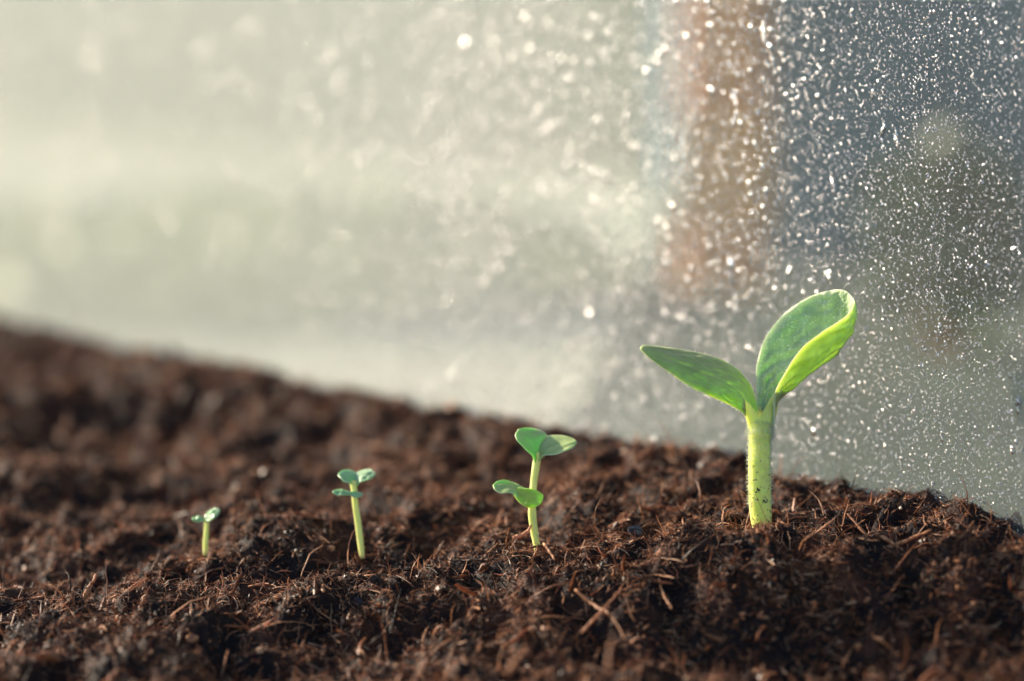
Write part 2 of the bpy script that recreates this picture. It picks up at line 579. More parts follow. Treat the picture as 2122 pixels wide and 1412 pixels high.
# ------------------------------------------------------------------ seedlings
def plant_mat(name, colr, colr2, rough=.4, sss=.6, radius=(.0012, .0022, .0004), bump=.3, bscale=700, bdist=.0003, specks=0, edge=None, sheen=0.0, veins=False, glitter=False):
    m, nt, b = new_mat(name)
    L = nt.links.new
    tc = N(nt, 'ShaderNodeTexCoord')
    n1 = N(nt, 'ShaderNodeTexNoise', in_Scale=160.0, in_Detail=4.0, in_Roughness=.6)
    L(tc.outputs['Object'], n1.inputs['Vector'])
    c = mixc(nt, ramp(nt, n1.outputs[0], [(.35, (0, 0, 0)), (.65, (1, 1, 1))]), colr, colr2)
    if veins:
        av = N(nt, 'ShaderNodeAttribute', attribute_name='vein')
        c = mixc(nt, av.outputs['Fac'], c, tuple(min(1, q * 1.25 + .02) for q in colr2))
    if glitter:                       # pale down (tiny hairs) over the upper leaf face
        v = N(nt, 'ShaderNodeTexVoronoi', in_Scale=1500.0)
        L(tc.outputs['Object'], v.inputs['Vector'])
        n4 = N(nt, 'ShaderNodeTexNoise', in_Scale=420.0, in_Detail=3.0)
        L(tc.outputs['Object'], n4.inputs['Vector'])
        g = ramp(nt, v.outputs['Distance'], [(.15, (1, 1, 1)), (.45, (0, 0, 0))])
        g2 = ramp(nt, n4.outputs[0], [(.40, (.05, .05, .05)), (.60, (1, 1, 1))])
        gg = mixc(nt, 1.0, g, g2, 'MULTIPLY')
        c = mixc(nt, gg, c, (.72, .80, .62))
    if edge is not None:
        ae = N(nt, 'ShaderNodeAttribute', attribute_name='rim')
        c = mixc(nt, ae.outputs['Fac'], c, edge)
    if specks:
        v = N(nt, 'ShaderNodeTexNoise', in_Scale=900.0, in_Detail=6.0, in_Roughness=.65)
        L(tc.outputs['Object'], v.inputs['Vector'])
        n3 = N(nt, 'ShaderNodeTexNoise', in_Scale=230.0, in_Detail=2.0)
        L(tc.outputs['Object'], n3.inputs['Vector'])
        sz = N(nt, 'ShaderNodeSeparateXYZ')
        L(tc.outputs['Object'], sz.inputs[0])
        al = N(nt, 'ShaderNodeMapRange')
        al.inputs['From Min'].default_value = 0.0
        al.inputs['From Max'].default_value = .028
        al.inputs['To Min'].default_value = 1.15
        al.inputs['To Max'].default_value = .25
        L(sz.outputs['Z'], al.inputs['Value'])
        m1 = N(nt, 'ShaderNodeMath', operation='MULTIPLY')
        L(n3.outputs[0], m1.inputs[0]); L(al.outputs[0], m1.inputs[1])
        m2 = N(nt, 'ShaderNodeMath', operation='MULTIPLY')
        m2.inputs[1].default_value = .42 * specks
        L(m1.outputs[0], m2.inputs[0])
        m3 = N(nt, 'ShaderNodeMath', operation='ADD')
        L(v.outputs[0], m3.inputs[0]); L(m2.outputs[0], m3.inputs[1])
        c = mixc(nt, ramp(nt, m3.outputs[0], [(.775, (0, 0, 0)), (.80, (1, 1, 1))]), c, (.016, .010, .006))
    L(c, b.inputs['Base Color'])
    b.inputs['Roughness'].default_value = rough
    b.inputs['Subsurface Weight'].default_value = sss
    b.inputs['Subsurface Radius'].default_value = (1, 1, 1)
    b.inputs['Subsurface Radius'].default_value = tuple(r / .002 for r in radius)
    b.inputs['Subsurface Scale'].default_value = .002
    if sheen:
        b.inputs['Sheen Weight'].default_value = sheen
        b.inputs['Sheen Roughness'].default_value = .35
        b.inputs['Sheen Tint'].default_value = (1, .98, .86, 1)
    n2 = N(nt, 'ShaderNodeTexNoise', in_Scale=float(bscale), in_Detail=3.0)
    L(tc.outputs['Object'], n2.inputs['Vector'])
    bp = N(nt, 'ShaderNodeBump', in_Strength=bump, in_Distance=bdist)
    L(n2.outputs[0], bp.inputs['Height'])
    L(bp.outputs[0], b.inputs['Normal'])
    return m


M_STEM = plant_mat('downy_stem', (.72, .78, .19), (.78, .83, .25), .42, .85, (.003, .0035, .0014), .25, 900, specks=1, sheen=.5)
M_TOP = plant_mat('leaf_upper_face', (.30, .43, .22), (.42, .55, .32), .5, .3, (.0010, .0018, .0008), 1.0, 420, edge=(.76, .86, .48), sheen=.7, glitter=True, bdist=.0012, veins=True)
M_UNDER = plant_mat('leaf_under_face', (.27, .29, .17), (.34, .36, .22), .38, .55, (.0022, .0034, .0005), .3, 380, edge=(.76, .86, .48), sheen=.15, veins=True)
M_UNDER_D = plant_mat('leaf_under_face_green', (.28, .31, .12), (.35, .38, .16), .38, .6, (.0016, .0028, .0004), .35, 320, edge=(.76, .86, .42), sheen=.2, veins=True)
M_STEM_S = plant_mat('pale_stem', (.68, .68, .26), (.76, .74, .36), .4, .7, (.002, .0026, .001), .15, 600)
M_LEAF_S = plant_mat('small_leaf', (.30, .41, .14), (.38, .48, .19), .42, .55, (.0008, .002, .0005), .3, 500, edge=(.62, .78, .42))
M_LEAF_Y = plant_mat('young_leaf', (.36, .54, .06), (.44, .60, .10), .42, .65, (.0012, .0024, .0005), .3, 500, edge=(.70, .82, .40))
M_LEAF_B = plant_mat('bluish_leaf', (.22, .38, .18), (.33, .48, .28), .35, .5, (.0008, .002, .0008), .3, 500, edge=(.55, .75, .45))
m, nt, b = new_mat('down')
b.inputs['Base Color'].default_value = (.85, .92, .78, 1)
b.inputs['Roughness'].default_value = .35
b.inputs['Transmission Weight'].default_value = .3
M_DOWN = m


def leaf(name, A, M, B, top, under, parent, thick=.00055, nu=130, nv=56, pucker=.0, veins=True):
    """A spoon shaped seed leaf. A, M, B: edge, middle, edge; each a list of (px, py, depth) from base to tip.
    A and B are the two margins, M lies on the surface between them."""
    a, m_, b_ = (cr([at(*p) for p in q], nu) for q in (A, M, B))
    C = 2 * m_ - (a + b_) / 2
    t = (1 - np.cos(np.linspace(0, math.pi, nv))) / 2
    t = .35 * t + .65 * np.linspace(0, 1, nv)
    P = a[:, None] * ((1 - t) ** 2)[None, :, None] + C[:, None] * (2 * t * (1 - t))[None, :, None] + b_[:, None] * (t ** 2)[None, :, None]
    du = np.gradient(P, axis=0)
    dv = np.gradient(P, axis=1)
    Nn = unit(np.cross(du, dv))
    Nn[:2] = Nn[2:3]
    Nn[-2:] = Nn[-3:-2]
    u = np.linspace(0, 1, nu)
    prof = np.sqrt(np.clip(1 - (2 * t - 1) ** 10, 0.02, 1))[None] * np.sqrt(np.clip(1 - np.abs(2 * u - 1) ** 24, .05, 1))[:, None]
    if pucker:
        uu, tt = np.meshgrid(u, t, indexing='ij')
        pk = noise2(uu * 3 + np.abs(tt - .5) * 3.0, tt * 2.2, .16, 91) + .6 * noise2(uu * 3, tt * 3, .10, 92)
        rid = noise2(uu * 13 - np.abs(tt - .5) * 7, np.abs(tt - .5) * 3.5 + (tt > .5) * 9, .9, 93)
        pk = pk + rid * .55 * np.clip(np.abs(tt - .5) * 9, 0, 1)
        vein_dip = -np.exp(-((tt - .5) / .035) ** 2) * .7
        P = P + Nn * ((pk + vein_dip) * pucker * prof * np.sin(math.pi * np.clip(uu * 1.1, 0, 1))[..., ])[..., None]
    else:
        uu, tt = np.meshgrid(u, t, indexing='ij')
        sd_ = abs(hash(name + str(A[0]))) % 97 if False else int(A[1][0] + A[1][1]) % 97
        wv = noise2(uu * 2, tt * 2, .45, 40 + sd_) * .0006 - np.exp(-((tt - .5) / .08) ** 2) * .00022
        P = P + Nn * (wv * np.sin(math.pi * uu))[..., None]
    T1 = P + Nn * (thick / 2 * prof)[..., None]
    T2 = P - Nn * (thick / 2 * prof)[..., None]
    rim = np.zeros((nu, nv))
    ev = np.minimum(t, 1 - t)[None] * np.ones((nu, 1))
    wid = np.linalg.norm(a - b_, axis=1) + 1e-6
    rim = np.exp(-(ev / .026) ** 2) * .9 + .9 * np.exp(-((1 - u[:, None]) / .012) ** 2)  # natural pale margin, widened and brightened to paint in the lit upper fold
    vein = np.zeros((nu, nv))
    if veins:
        tt = t[None] - .5
        uu = u[:, None]
        vein = .35 * np.exp(-(tt / .016) ** 2)
        for k in range(6):
            c0 = .12 + k * .12
            off = (uu - c0) - np.abs(tt) * .55
            vein = np.maximum(vein, .45 * np.exp(-(off / .007) ** 2) * (np.abs(tt) < .42))
        vein = np.broadcast_to(vein, (nu, nv))
    V = np.vstack([T1.reshape(-1, 3), T2.reshape(-1, 3)])
    f = grid_faces(nu, nv)
    n0 = nu * nv
    idx = np.arange(n0).reshape(nu, nv)
    loop = np.concatenate([idx[0, :], idx[1:, -1], idx[-1, ::-1][1:], idx[::-1, 0][1:]])[:-1]
    l2 = np.roll(loop, -1)
    side = np.stack([loop, loop + n0, l2 + n0, l2], -1)
    F = np.vstack([f, f[:, ::-1] + n0, side])
    rimv = np.concatenate([rim.ravel(), rim.ravel()])
    vv = np.concatenate([vein.ravel(), vein.ravel()])
    base = np.array(parent.location)
    o = mesh(name, V - base, F, [top, under], attr={'rim': np.clip(rimv, 0, 1), 'vein': vv})
    o.parent = parent
    o.matrix_parent_inverse = Matrix.Identity(4)
    mi = np.concatenate([np.zeros(len(f)), np.ones(len(f)), np.zeros(len(side))]).astype(np.int32)
    o.data.polygons.foreach_set('material_index', mi)
    return o, a, b_, P, Nn


def stem(name, pts, mat, parent, seg=60, sides=28, lowpix=None):
    """pts: (px, py, depth, radius px, widening)  elliptical in depth"""
    P = cr([at(*p[:3]) for p in pts], seg)
    R = cr([[p[3], p[4]] for p in pts], seg)
    D = np.linspace(pts[0][2], pts[-1][2], seg) / FPX
    T = unit(np.gradient(P, axis=0))
    A = unit(np.cross(T, np.array([0, 1.0, 0])))
    B = unit(np.cross(T, A))
    ang = np.arange(sides) / sides * 2 * math.pi
    V = P[:, None] + A[:, None] * (np.cos(ang)[None, :, None] * (R[:, 0] * D)[:, None, None]) + B[:, None] * (np.sin(ang)[None, :, None] * (R[:, 0] * D * R[:, 1])[:, None, None])
    V = V * 1.0
    jit = noise2(np.linspace(0, 5, seg)[:, None] * np.ones((1, sides)), np.ones((seg, 1)) * ang[None] * .5, .35, 17)
    V += (V - P[:, None]) * (jit * .08)[..., None]
    F = grid_faces(seg, sides, True)
    Vf = np.vstack([V.reshape(-1, 3), P[:1], P[-1:]])
    k = np.arange(sides)
    c0, c1 = seg * sides, seg * sides + 1
    o_ = (seg - 1) * sides
    E = np.vstack([np.stack([(k + 1) % sides, k, np.full(sides, c0)], -1), np.stack([o_ + k, o_ + (k + 1) % sides, np.full(sides, c1)], -1)])
    low = np.repeat(np.clip(1.15 - np.linspace(0, 1, seg) * 1.3, 0, 1), sides)
    low = np.append(low, [1, 0])
    base = np.array(parent.location)
    o = mesh(name, Vf - base, [F, E], mat, attr={'low': low, 'rim': low * 0, 'vein': low * 0})
    o.parent = parent
    o.matrix_parent_inverse = Matrix.Identity(4)
    return o, V, P


def fuzz(name, pts, nrm, length, rad, parent, bend=.5):
    n = len(pts)
    d = unit(nrm + rng.normal(0, .35, (n, 3)))
    P0 = pts
    P1 = pts + d * (length * .5)[:, None]
    d2 = unit(d + rng.normal(0, bend, (n, 3)))
    P2 = P1 + d2 * (length * .5)[:, None]
    A = unit(np.cross(d, unit(rng.normal(0, 1, (n, 3)))))
    B = unit(np.cross(d, A))
    ang = np.arange(3) / 3 * 2 * math.pi
    rings = []
    for P, r in ((P0, rad), (P1, rad * .7), (P2, rad * .2)):
        rings.append(P[:, None] + (A[:, None] * np.cos(ang)[None, :, None] + B[:, None] * np.sin(ang)[None, :, None]) * r)
    V = np.stack(rings, 1).reshape(-1, 3)
    f = grid_faces(3, 3, True)
    F = (f[None] + (np.arange(n) * 9)[:, None, None]).reshape(-1, 4)
    base = np.array(parent.location)
    o = mesh(name, V - base, F, M_DOWN)
    o.parent = parent
    o.matrix_parent_inverse = Matrix.Identity(4)
    o['kind'] = 'stuff'
    return o


def pts(L, d0=0.0):
    return L


# --- the large seedling
B4 = at(1578, 1098, .612)
p4 = empty('squash_seedling', B4)
tag(p4, 'large sturdy seedling with thick downy stem and two big seed leaves', 'seedling', 'seedlings in a row from smallest to largest')
D4 = .612
s4, SV, SP = stem('stem', [(1581, 1125, D4, 15, 1.0), (1578, 1085, D4, 21, 1.0), (1576, 1050, D4, 23.5, 1.0), (1574, 990, D4, 23.5, 1.0), (1574, 930, D4, 23, 1.0),
                       (1575, 900, D4, 24, 1.0), (1577, 880, D4, 22, .8), (1579, 868, D4, 14, .7)], M_STEM, p4)
for br in ([(1576, 920, D4, 16, .9), (1571, 895, D4, 17, .8), (1562, 872, D4 - .0004, 15, .7), (1552, 852, D4 - .0006, 12, .7), (1543, 838, D4 - .0008, 9, .6), (1536, 828, D4 - .0008, 5, .5)],
           [(1577, 920, D4, 16, .9), (1582, 895, D4, 17, .8), (1590, 870, D4 - .0002, 16, .8), (1598, 848, D4, 14, .7), (1605, 828, D4 + .0002, 10, .6), (1612, 812, D4 + .0004, 6, .5)],
           [(1577, 910, D4, 13, .9), (1577, 885, D4 + .0008, 13, .7), (1576, 862, D4 + .0016, 9, .6), (1573, 840, D4 + .002, 5, .5)]):
    tmp, _, _ = stem('branch', br, M_STEM, p4, seg=26)
    vs = np.zeros(len(tmp.data.vertices) * 3); tmp.data.vertices.foreach_get('co', vs)
    bmx = bmesh.new(); bmx.from_mesh(s4.data); bmx.from_mesh(tmp.data); bmx.to_mesh(s4.data); bmx.free()
    bpy.data.objects.remove(tmp)
rm = s4.modifiers.new('union', 'REMESH'); rm.mode = 'VOXEL'; rm.voxel_size = .00026; rm.use_smooth_shade = True
sm = s4.modifiers.new('smooth', 'SMOOTH'); sm.factor = .6; sm.iterations = 18
# left leaf: seen from below, its far flank rises behind
lA = [(1572, 872, D4 + .0004), (1568, 846, D4 + .0020), (1562, 815, D4 + .005), (1548, 788, D4 + .007), (1524, 763, D4 + .0085), (1480, 740, D4 + .0090), (1425, 727, D4 + .0078), (1372, 719, D4 + .005), (1340, 716, D4 + .0025), (1328, 719, D4 + .0008)]
lM = [(1563, 876, D4 - .0004), (1553, 850, D4 - .0006), (1540, 822, D4 - .0010), (1518, 800, D4 - .0010), (1492, 786, D4 - .0012), (1450, 768, D4 - .0012), (1405, 751, D4 - .0012), (1362, 735, D4 - .0008), (1338, 725, D4 - .0004), (1327, 721, D4)]
lB = [(1554, 878, D4 - .0002), (1541, 858, D4 - .0006), (1524, 846, D4 - .001), (1500, 834, D4 - .003), (1472, 822, D4 - .0044), (1430, 802, D4 - .0050), (1386, 772, D4 - .0042), (1350, 747, D4 - .0026), (1332, 731, D4 - .0012), (1326, 724, D4 - .0004)]
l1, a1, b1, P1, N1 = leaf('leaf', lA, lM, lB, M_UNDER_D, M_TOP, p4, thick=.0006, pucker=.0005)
l1['label'] = 'left seed leaf seen from below, dark green with a bright upper margin'
# right leaf: a spoon, its near flank folded towards the viewer
rA = [(1569, 880, D4 + .0006), (1567, 848, D4 + .0020), (1567, 800, D4 + .0045), (1569, 752, D4 + .0065), (1588, 697, D4 + .0090), (1626, 650, D4 + .0100), (1676, 616, D4 + .0090), (1722, 602, D4 + .0065), (1750, 602, D4 + .0040), (1766, 616, D4 + .0015)]
rM = [(1590, 884, D4 - .0008), (1594, 850, D4 + .0016), (1612, 824, D4 + .0030), (1642, 797, D4 + .0034), (1683, 767, D4 + .0038), (1724, 732, D4 + .0040), (1752, 696, D4 + .0038), (1768, 662, D4 + .0028), (1772, 641, D4 + .0013), (1769, 622, D4 + .0003)]
rB = [(1606, 876, D4 - .0020), (1604, 850, D4 - .0024), (1606, 815, D4 - .0040), (1626, 775, D4 - .0060), (1662, 722, D4 - .0078), (1708, 686, D4 - .0076), (1742, 664, D4 - .0056), (1760, 648, D4 - .0036), (1768, 634, D4 - .0018), (1771, 626, D4 - .0008)]
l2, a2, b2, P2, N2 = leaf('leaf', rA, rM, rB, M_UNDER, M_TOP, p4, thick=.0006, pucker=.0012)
l2['label'] = 'upright spoon shaped seed leaf, blue green inside and bright yellow green outside'
# down on stem and margins
k = rng.integers(18, 56, 2600); j = rng.integers(0, 28, 2600)
q = SV[k, j]
fp = [q + rng.normal(0, .0002, (2600, 3)) * [0, 0, 1]]
fn = [unit(SV[k, j] - SP[k])]
fl = [rng.uniform(.0004, .0011, 2600) * (1 + (k > 40) * .5)]
for e, other, cnt in ((a1, b1, 260), (b1, a1, 260), (a2, b2, 300), (b2, a2, 260)):
    k = rng.integers(2, 88, cnt)
    fp.append(e[k] + rng.normal(0, .00012, (cnt, 3))); fn.append(unit(e[k] - other[k])); fl.append(rng.uniform(.0002, .0006, cnt))
fuzz('down', np.vstack(fp), np.vstack(fn), np.concatenate(fl), .000040, p4)

# fine down over the spoon leaf's inner face
k = rng.integers(3, 86, 5200); j = rng.integers(2, 37, 5200)
inn = -N2[k, j] if (N2[45, 12] @ (CAM - P2[45, 12])) < 0 else N2[k, j]
fuzz('leaf_down', P2[k, j] + inn * .0004, inn, rng.uniform(.00015, .0004, 5200), .00002, p4)

# --- the two tiered seedling
B3 = at(1112, 1150, .624)
p3 = empty('sprout', B3)
GRP = 'seedlings in a row from smallest to largest'
tag(p3, 'slender sprout with two tiers of rounded leaves, third from the left', 'seedling', GRP)
D3 = .624
stem('stem', [(1114, 1160, D3, 6, 1), (1113, 1135, D3, 7, 1), (1107, 1100, D3, 8, 1), (1103, 1065, D3, 8.6, 1), (1103, 1040, D3 + .0005, 8, 1), (1106, 1000, D3 + .001, 7.5, 1),
              (1110, 970, D3 + .001, 8, 1), (1114, 948, D3 + .001, 8.5, .9), (1117, 938, D3 + .001, 9, .5)], M_STEM_S, p3, seg=44, sides=20)
# upper pair
leaf('leaf', [(1108, 960, D3), (1103, 945, D3 - .0012), (1085, 930, D3 - .003), (1072, 915, D3 - .0036), (1068, 903, D3 - .002), (1069, 897, D3)],
     [(1112, 958, D3 + .0004), (1112, 940, D3 + .0008), (1104, 920, D3 + .0012), (1090, 905, D3 + .0012), (1077, 898, D3 + .001), (1071, 894, D3 + .001)],
     [(1118, 958, D3), (1120, 940, D3 + .002), (1134, 908, D3 + .0045), (1118, 891, D3 + .0062), (1092, 886, D3 + .0046), (1073, 890, D3 + .002)],
     M_LEAF_S, M_LEAF_S, p3, thick=.0005, nu=50, nv=24)
leaf('leaf', [(1116, 956, D3 - .0002), (1120, 950, D3 - .001), (1130, 942, D3 - .0024), (1160, 941, D3 - .0036), (1184, 930, D3 - .002), (1194, 921, D3)],
     [(1117, 954, D3), (1124, 940, D3 + .0004), (1140, 927, D3 + .0006), (1160, 922, D3 + .0008), (1182, 918, D3 + .0006), (1195, 917, D3 + .0004)],
     [(1117, 950, D3 + .0010), (1112, 922, D3 + .0034), (1132, 904, D3 + .0050), (1162, 902, D3 + .0045), (1184, 907, D3 + .0025), (1194, 913, D3 + .0008)],
     M_LEAF_S, M_LEAF_S, p3, thick=.0005, nu=50, nv=24)
# lower pair, in front of the stem
E3 = D3 - .0028
leaf('leaf', [(1094, 1036, E3), (1075, 1031, E3 - .001), (1060, 1023, E3 - .002), (1040, 1022, E3 - .002), (1026, 1016, E3 - .001), (1022, 1008, E3)],
     [(1096, 1026, E3), (1078, 1020, E3 + .0004), (1062, 1012, E3 + .0005), (1043, 1009, E3 + .0005), (1029, 1007, E3 + .0004), (1021, 1006, E3 + .0002)],
     [(1096, 1016, E3 + .0004), (1082, 1009, E3 + .0015), (1066, 1000, E3 + .0026), (1046, 995, E3 + .0026), (1030, 998, E3 + .0014), (1022, 1004, E3 + .0004)],
     M_LEAF_S, M_LEAF_S, p3, thick=.0005, nu=44, nv=22)
yl, *_ = leaf('leaf', [(1064, 1026, E3 - .0002), (1075, 1041, E3 - .0014), (1092, 1052, E3 - .0024), (1110, 1051, E3 - .0022), (1121, 1044, E3 - .0012), (1125, 1034, E3 - .0004)],
     [(1068, 1020, E3 - .0002), (1082, 1028, E3 - .001), (1096, 1033, E3 - .0014), (1109, 1035, E3 - .0012), (1119, 1033, E3 - .0008), (1126, 1031, E3 - .0003)],
     [(1074, 1010, E3), (1086, 1012, E3 + .0003), (1102, 1014, E3 + .0008), (1114, 1019, E3 + .0006), (1122, 1024, E3 + .0002), (1126, 1029, E3)],
     M_LEAF_Y, M_LEAF_Y, p3, thick=.0005, nu=44, nv=22)
yl['label'] = 'yellow green lobe with the sun shining through it'

# --- the second sprout
B2 = at(748, 1145, .634)
p2 = empty('sprout', B2)
tag(p2, 'small sprout with flat upper leaves and a tiny lower pair, second from left', 'seedling', GRP)
D2 = .634
stem('stem', [(751, 1158, D2, 5, 1), (748, 1132, D2, 6.4, 1), (743, 1090, D2, 6.8, 1), (737, 1050, D2, 6.6, 1), (734, 1020, D2, 6.5, 1), (733, 1004, D2, 7.5, .8), (734, 996, D2, 8, .5)], M_STEM_S, p2, seg=40, sides=18)
leaf('leaf', [(732, 1006, D2 - .0004), (724, 1000, D2 - .0016), (712, 996, D2 - .0022), (704, 991, D2 - .0015), (701, 987, D2)],
     [(734, 1003, D2), (725, 992, D2), (714, 987, D2), (706, 985, D2), (701, 984, D2)],
     [(738, 1000, D2 + .0004), (742, 985, D2 + .002), (728, 975, D2 + .0030), (711, 975, D2 + .0022), (702, 981, D2 + .0005)],
     M_LEAF_B, M_LEAF_B, p2, thick=.0005, nu=40, nv=20)
leaf('leaf', [(738, 1008, D2 - .0006), (746, 1001, D2 - .0018), (760, 997, D2 - .002), (772, 992, D2 - .001), (777, 985, D2)],
     [(739, 1003, D2), (748, 990, D2), (758, 986, D2), (769, 984, D2), (778, 982, D2)],
     [(735, 1000, D2 + .0006), (734, 984, D2 + .002), (750, 974, D2 + .0030), (766, 972, D2 + .0022), (776, 978, D2 + .0005)],
     M_LEAF_B, M_LEAF_B, p2, thick=.0005, nu=40, nv=20)
E2 = D2 - .0018
leaf('leaf', [(726, 1027, E2), (718, 1028, E2 - .0006), (706, 1028, E2 - .0012), (696, 1026, E2 - .0008), (690, 1022, E2)],
     [(726, 1023, E2), (718, 1022, E2), (707, 1021, E2), (697, 1020, E2), (689, 1020, E2)],
     [(727, 1020, E2), (718, 1016, E2 + .0008), (708, 1013, E2 + .0012), (698, 1014, E2 + .0008), (690, 1018, E2)],
     M_LEAF_B, M_LEAF_B, p2, thick=.0005, nu=36, nv=18)
leaf('leaf', [(724, 1026, E2), (730, 1030, E2 - .0008), (738, 1032, E2 - .0012), (746, 1031, E2 - .0008), (751, 1027, E2)],
     [(724, 1023, E2), (731, 1024, E2), (739, 1026, E2), (746, 1026, E2), (752, 1025, E2)],
     [(725, 1020, E2), (732, 1019, E2 + .0008), (740, 1020, E2 + .0012), (747, 1021, E2 + .0008), (752, 1023, E2)],
     M_LEAF_B, M_LEAF_B, p2, thick=.0005, nu=36, nv=18)

# --- the smallest sprout
B1 = at(425, 1140, .640)
p1 = empty('sprout', B1)
tag(p1, 'tiny sprout with two small leaves, leftmost and shortest in the row', 'seedling', GRP)
D1 = .640
stem('stem', [(426, 1152, D1, 5, 1), (426, 1130, D1, 5.5, 1), (427, 1105, D1, 5.2, 1), (428, 1085, D1, 4.8, 1), (428, 1078, D1, 4.5, .8)], M_STEM_S, p1, seg=30, sides=16)
leaf('leaf', [(428, 1084, D1), (430, 1083, D1 - .001), (440, 1077, D1 - .0018), (450, 1069, D1 - .0012), (456, 1061, D1)],
     [(427, 1082, D1), (430, 1074, D1 + .0002), (438, 1067, D1 + .0002), (448, 1061, D1 + .0002), (456, 1058, D1)],
     [(425, 1080, D1 + .0004), (426, 1068, D1 + .0012), (433, 1058, D1 + .0016), (445, 1053, D1 + .0012), (455, 1055, D1)],
     M_LEAF_B, M_LEAF_B, p1, thick=.0005, nu=36, nv=18)
leaf('leaf', [(425, 1083, D1), (418, 1081, D1 - .0007), (410, 1082, D1 - .001), (402, 1081, D1 - .0006), (398, 1077, D1)],
     [(425, 1080, D1), (418, 1076, D1), (410, 1075, D1), (403, 1075, D1), (398, 1075, D1)],
     [(426, 1077, D1), (418, 1071, D1 + .0006), (410, 1070, D1 + .001), (403, 1071, D1 + .0006), (398, 1074, D1)],
     M_LEAF_B, M_LEAF_B, p1, thick=.0005, nu=36, nv=18)


# ------------------------------------------------------------------ the dewy glass
TH = .003
pane_right, pane_left, pane_top, pane_bot = -.25, .95, .55, -.06     # metres along / up
m, nt, b = new_mat('misted_glass')
nt.nodes.remove(b)
L = nt.links.new
out = nt.nodes['Material Output']
tc = N(nt, 'ShaderNodeTexCoord')
sep = N(nt, 'ShaderNodeSeparateXYZ')
L(tc.outputs['Object'], sep.inputs[0])
mr = N(nt, 'ShaderNodeMapRange', interpolation_type='SMOOTHSTEP')
mr.inputs['From Min'].default_value = .065
mr.inputs['From Max'].default_value = .24
mr.inputs['To Min'].default_value = .12
mr.inputs['To Max'].default_value = .72
nz = N(nt, 'ShaderNodeTexNoise', in_Scale=14.0, in_Detail=3.0)
L(tc.outputs['Object'], nz.inputs['Vector'])
ad = N(nt, 'ShaderNodeMath', operation='MULTIPLY_ADD')
ad.inputs[1].default_value = .05
L(nz.outputs[0], ad.inputs[0]); L(sep.outputs['X'], ad.inputs[2])
sb = N(nt, 'ShaderNodeMath', operation='SUBTRACT')
sb.inputs[1].default_value = .025
L(ad.outputs[0], sb.inputs[0])
L(sb.outputs[0], mr.inputs['Value'])
# fine mist of droplets
vo = N(nt, 'ShaderNodeTexVoronoi', in_Scale=1700.0)
L(tc.outputs['Object'], vo.inputs['Vector'])
mist = N(nt, 'ShaderNodeMapRange')
mist.inputs['To Min'].default_value = 1.5
mist.inputs['To Max'].default_value = .35
L(vo.outputs['Distance'], mist.inputs['Value'])
fm = N(nt, 'ShaderNodeMath', operation='MULTIPLY', use_clamp=True)
L(mr.outputs[0], fm.inputs[0]); L(mist.outputs[0], fm.inputs[1])
dif = N(nt, 'ShaderNodeBsdfDiffuse'); dif.inputs[0].default_value = (.755, .79, .715, 1)
trl = N(nt, 'ShaderNodeBsdfTranslucent'); trl.inputs[0].default_value = (.755, .79, .715, 1)
fog = N(nt, 'ShaderNodeMixShader'); fog.inputs[0].default_value = .45
L(dif.outputs[0], fog.inputs[1]); L(trl.outputs[0], fog.inputs[2])
tr = N(nt, 'ShaderNodeBsdfTransparent'); tr.inputs[0].default_value = (.93, .96, .95, 1)
mx = N(nt, 'ShaderNodeMixShader')
L(fm.outputs[0], mx.inputs[0]); L(tr.outputs[0], mx.inputs[1]); L(fog.outputs[0], mx.inputs[2])
gl = N(nt, 'ShaderNodeBsdfGlossy', in_Roughness=.30); gl.inputs[0].default_value = (.9, .9, .9, 1)
mg = N(nt, 'ShaderNodeMixShader'); mg.inputs[0].default_value = .02
L(mx.outputs[0], mg.inputs[1]); L(gl.outputs[0], mg.inputs[2])
L(mg.outputs[0], out.inputs[0])
M_PANE = m
# clean glass for the other face and the rim
m, nt, b = new_mat('clear_glass')
nt.nodes.remove(b)
tr = N(nt, 'ShaderNodeBsdfTransparent'); tr.inputs[0].default_value = (.95, .98, .97, 1)
gl = N(nt, 'ShaderNodeBsdfGlossy', in_Roughness=.02)
mg = N(nt, 'ShaderNodeMixShader')
mg.inputs[0].default_value = .05; nt.links.new(tr.outputs[0], mg.inputs[1]); nt.links.new(gl.outputs[0], mg.inputs[2])
nt.links.new(mg.outputs[0], nt.nodes['Material Output'].inputs[0])
M_CLEAR = m

ax, nx = GD, GN


def g3(s, h, o=0.0):
    """along the glass, up, out towards the camera"""
    s, h, o = np.broadcast_arrays(np.asarray(s, float), np.asarray(h, float), np.asarray(o, float))
    return np.stack([G0[0] + ax[0] * s + nx[0] * o, G0[1] + ax[1] * s + nx[1] * o, h], -1)


# local frame: X along glass, Y up, Z towards the camera
Mg = Matrix(((ax[0], 0, nx[0], G0[0]), (ax[1], 0, nx[1], G0[1]), (0, 1, 0, 0), (0, 0, 0, 1)))
hand = Mg.to_3x3().determinant()
c = [(s, h, o) for o in (0, -TH) for (s, h) in ((pane_right, pane_bot), (pane_left, pane_bot), (pane_left, pane_top), (pane_right, pane_top))]
Fp = np.array([[0, 1, 2, 3], [7, 6, 5, 4], [0, 4, 5, 1], [1, 5, 6, 2], [2, 6, 7, 3], [3, 7, 4, 0]])
pane = mesh('glass_pane', np.array(c), Fp, [M_PANE, M_CLEAR], smooth=False)
pane.data.polygons.foreach_set('material_index', np.array([0, 1, 1, 1, 1, 1], np.int32))
pane.matrix_world = Mg
tag(pane, 'upright misted glass pane behind the seedlings, covered in dew', 'glass pane')

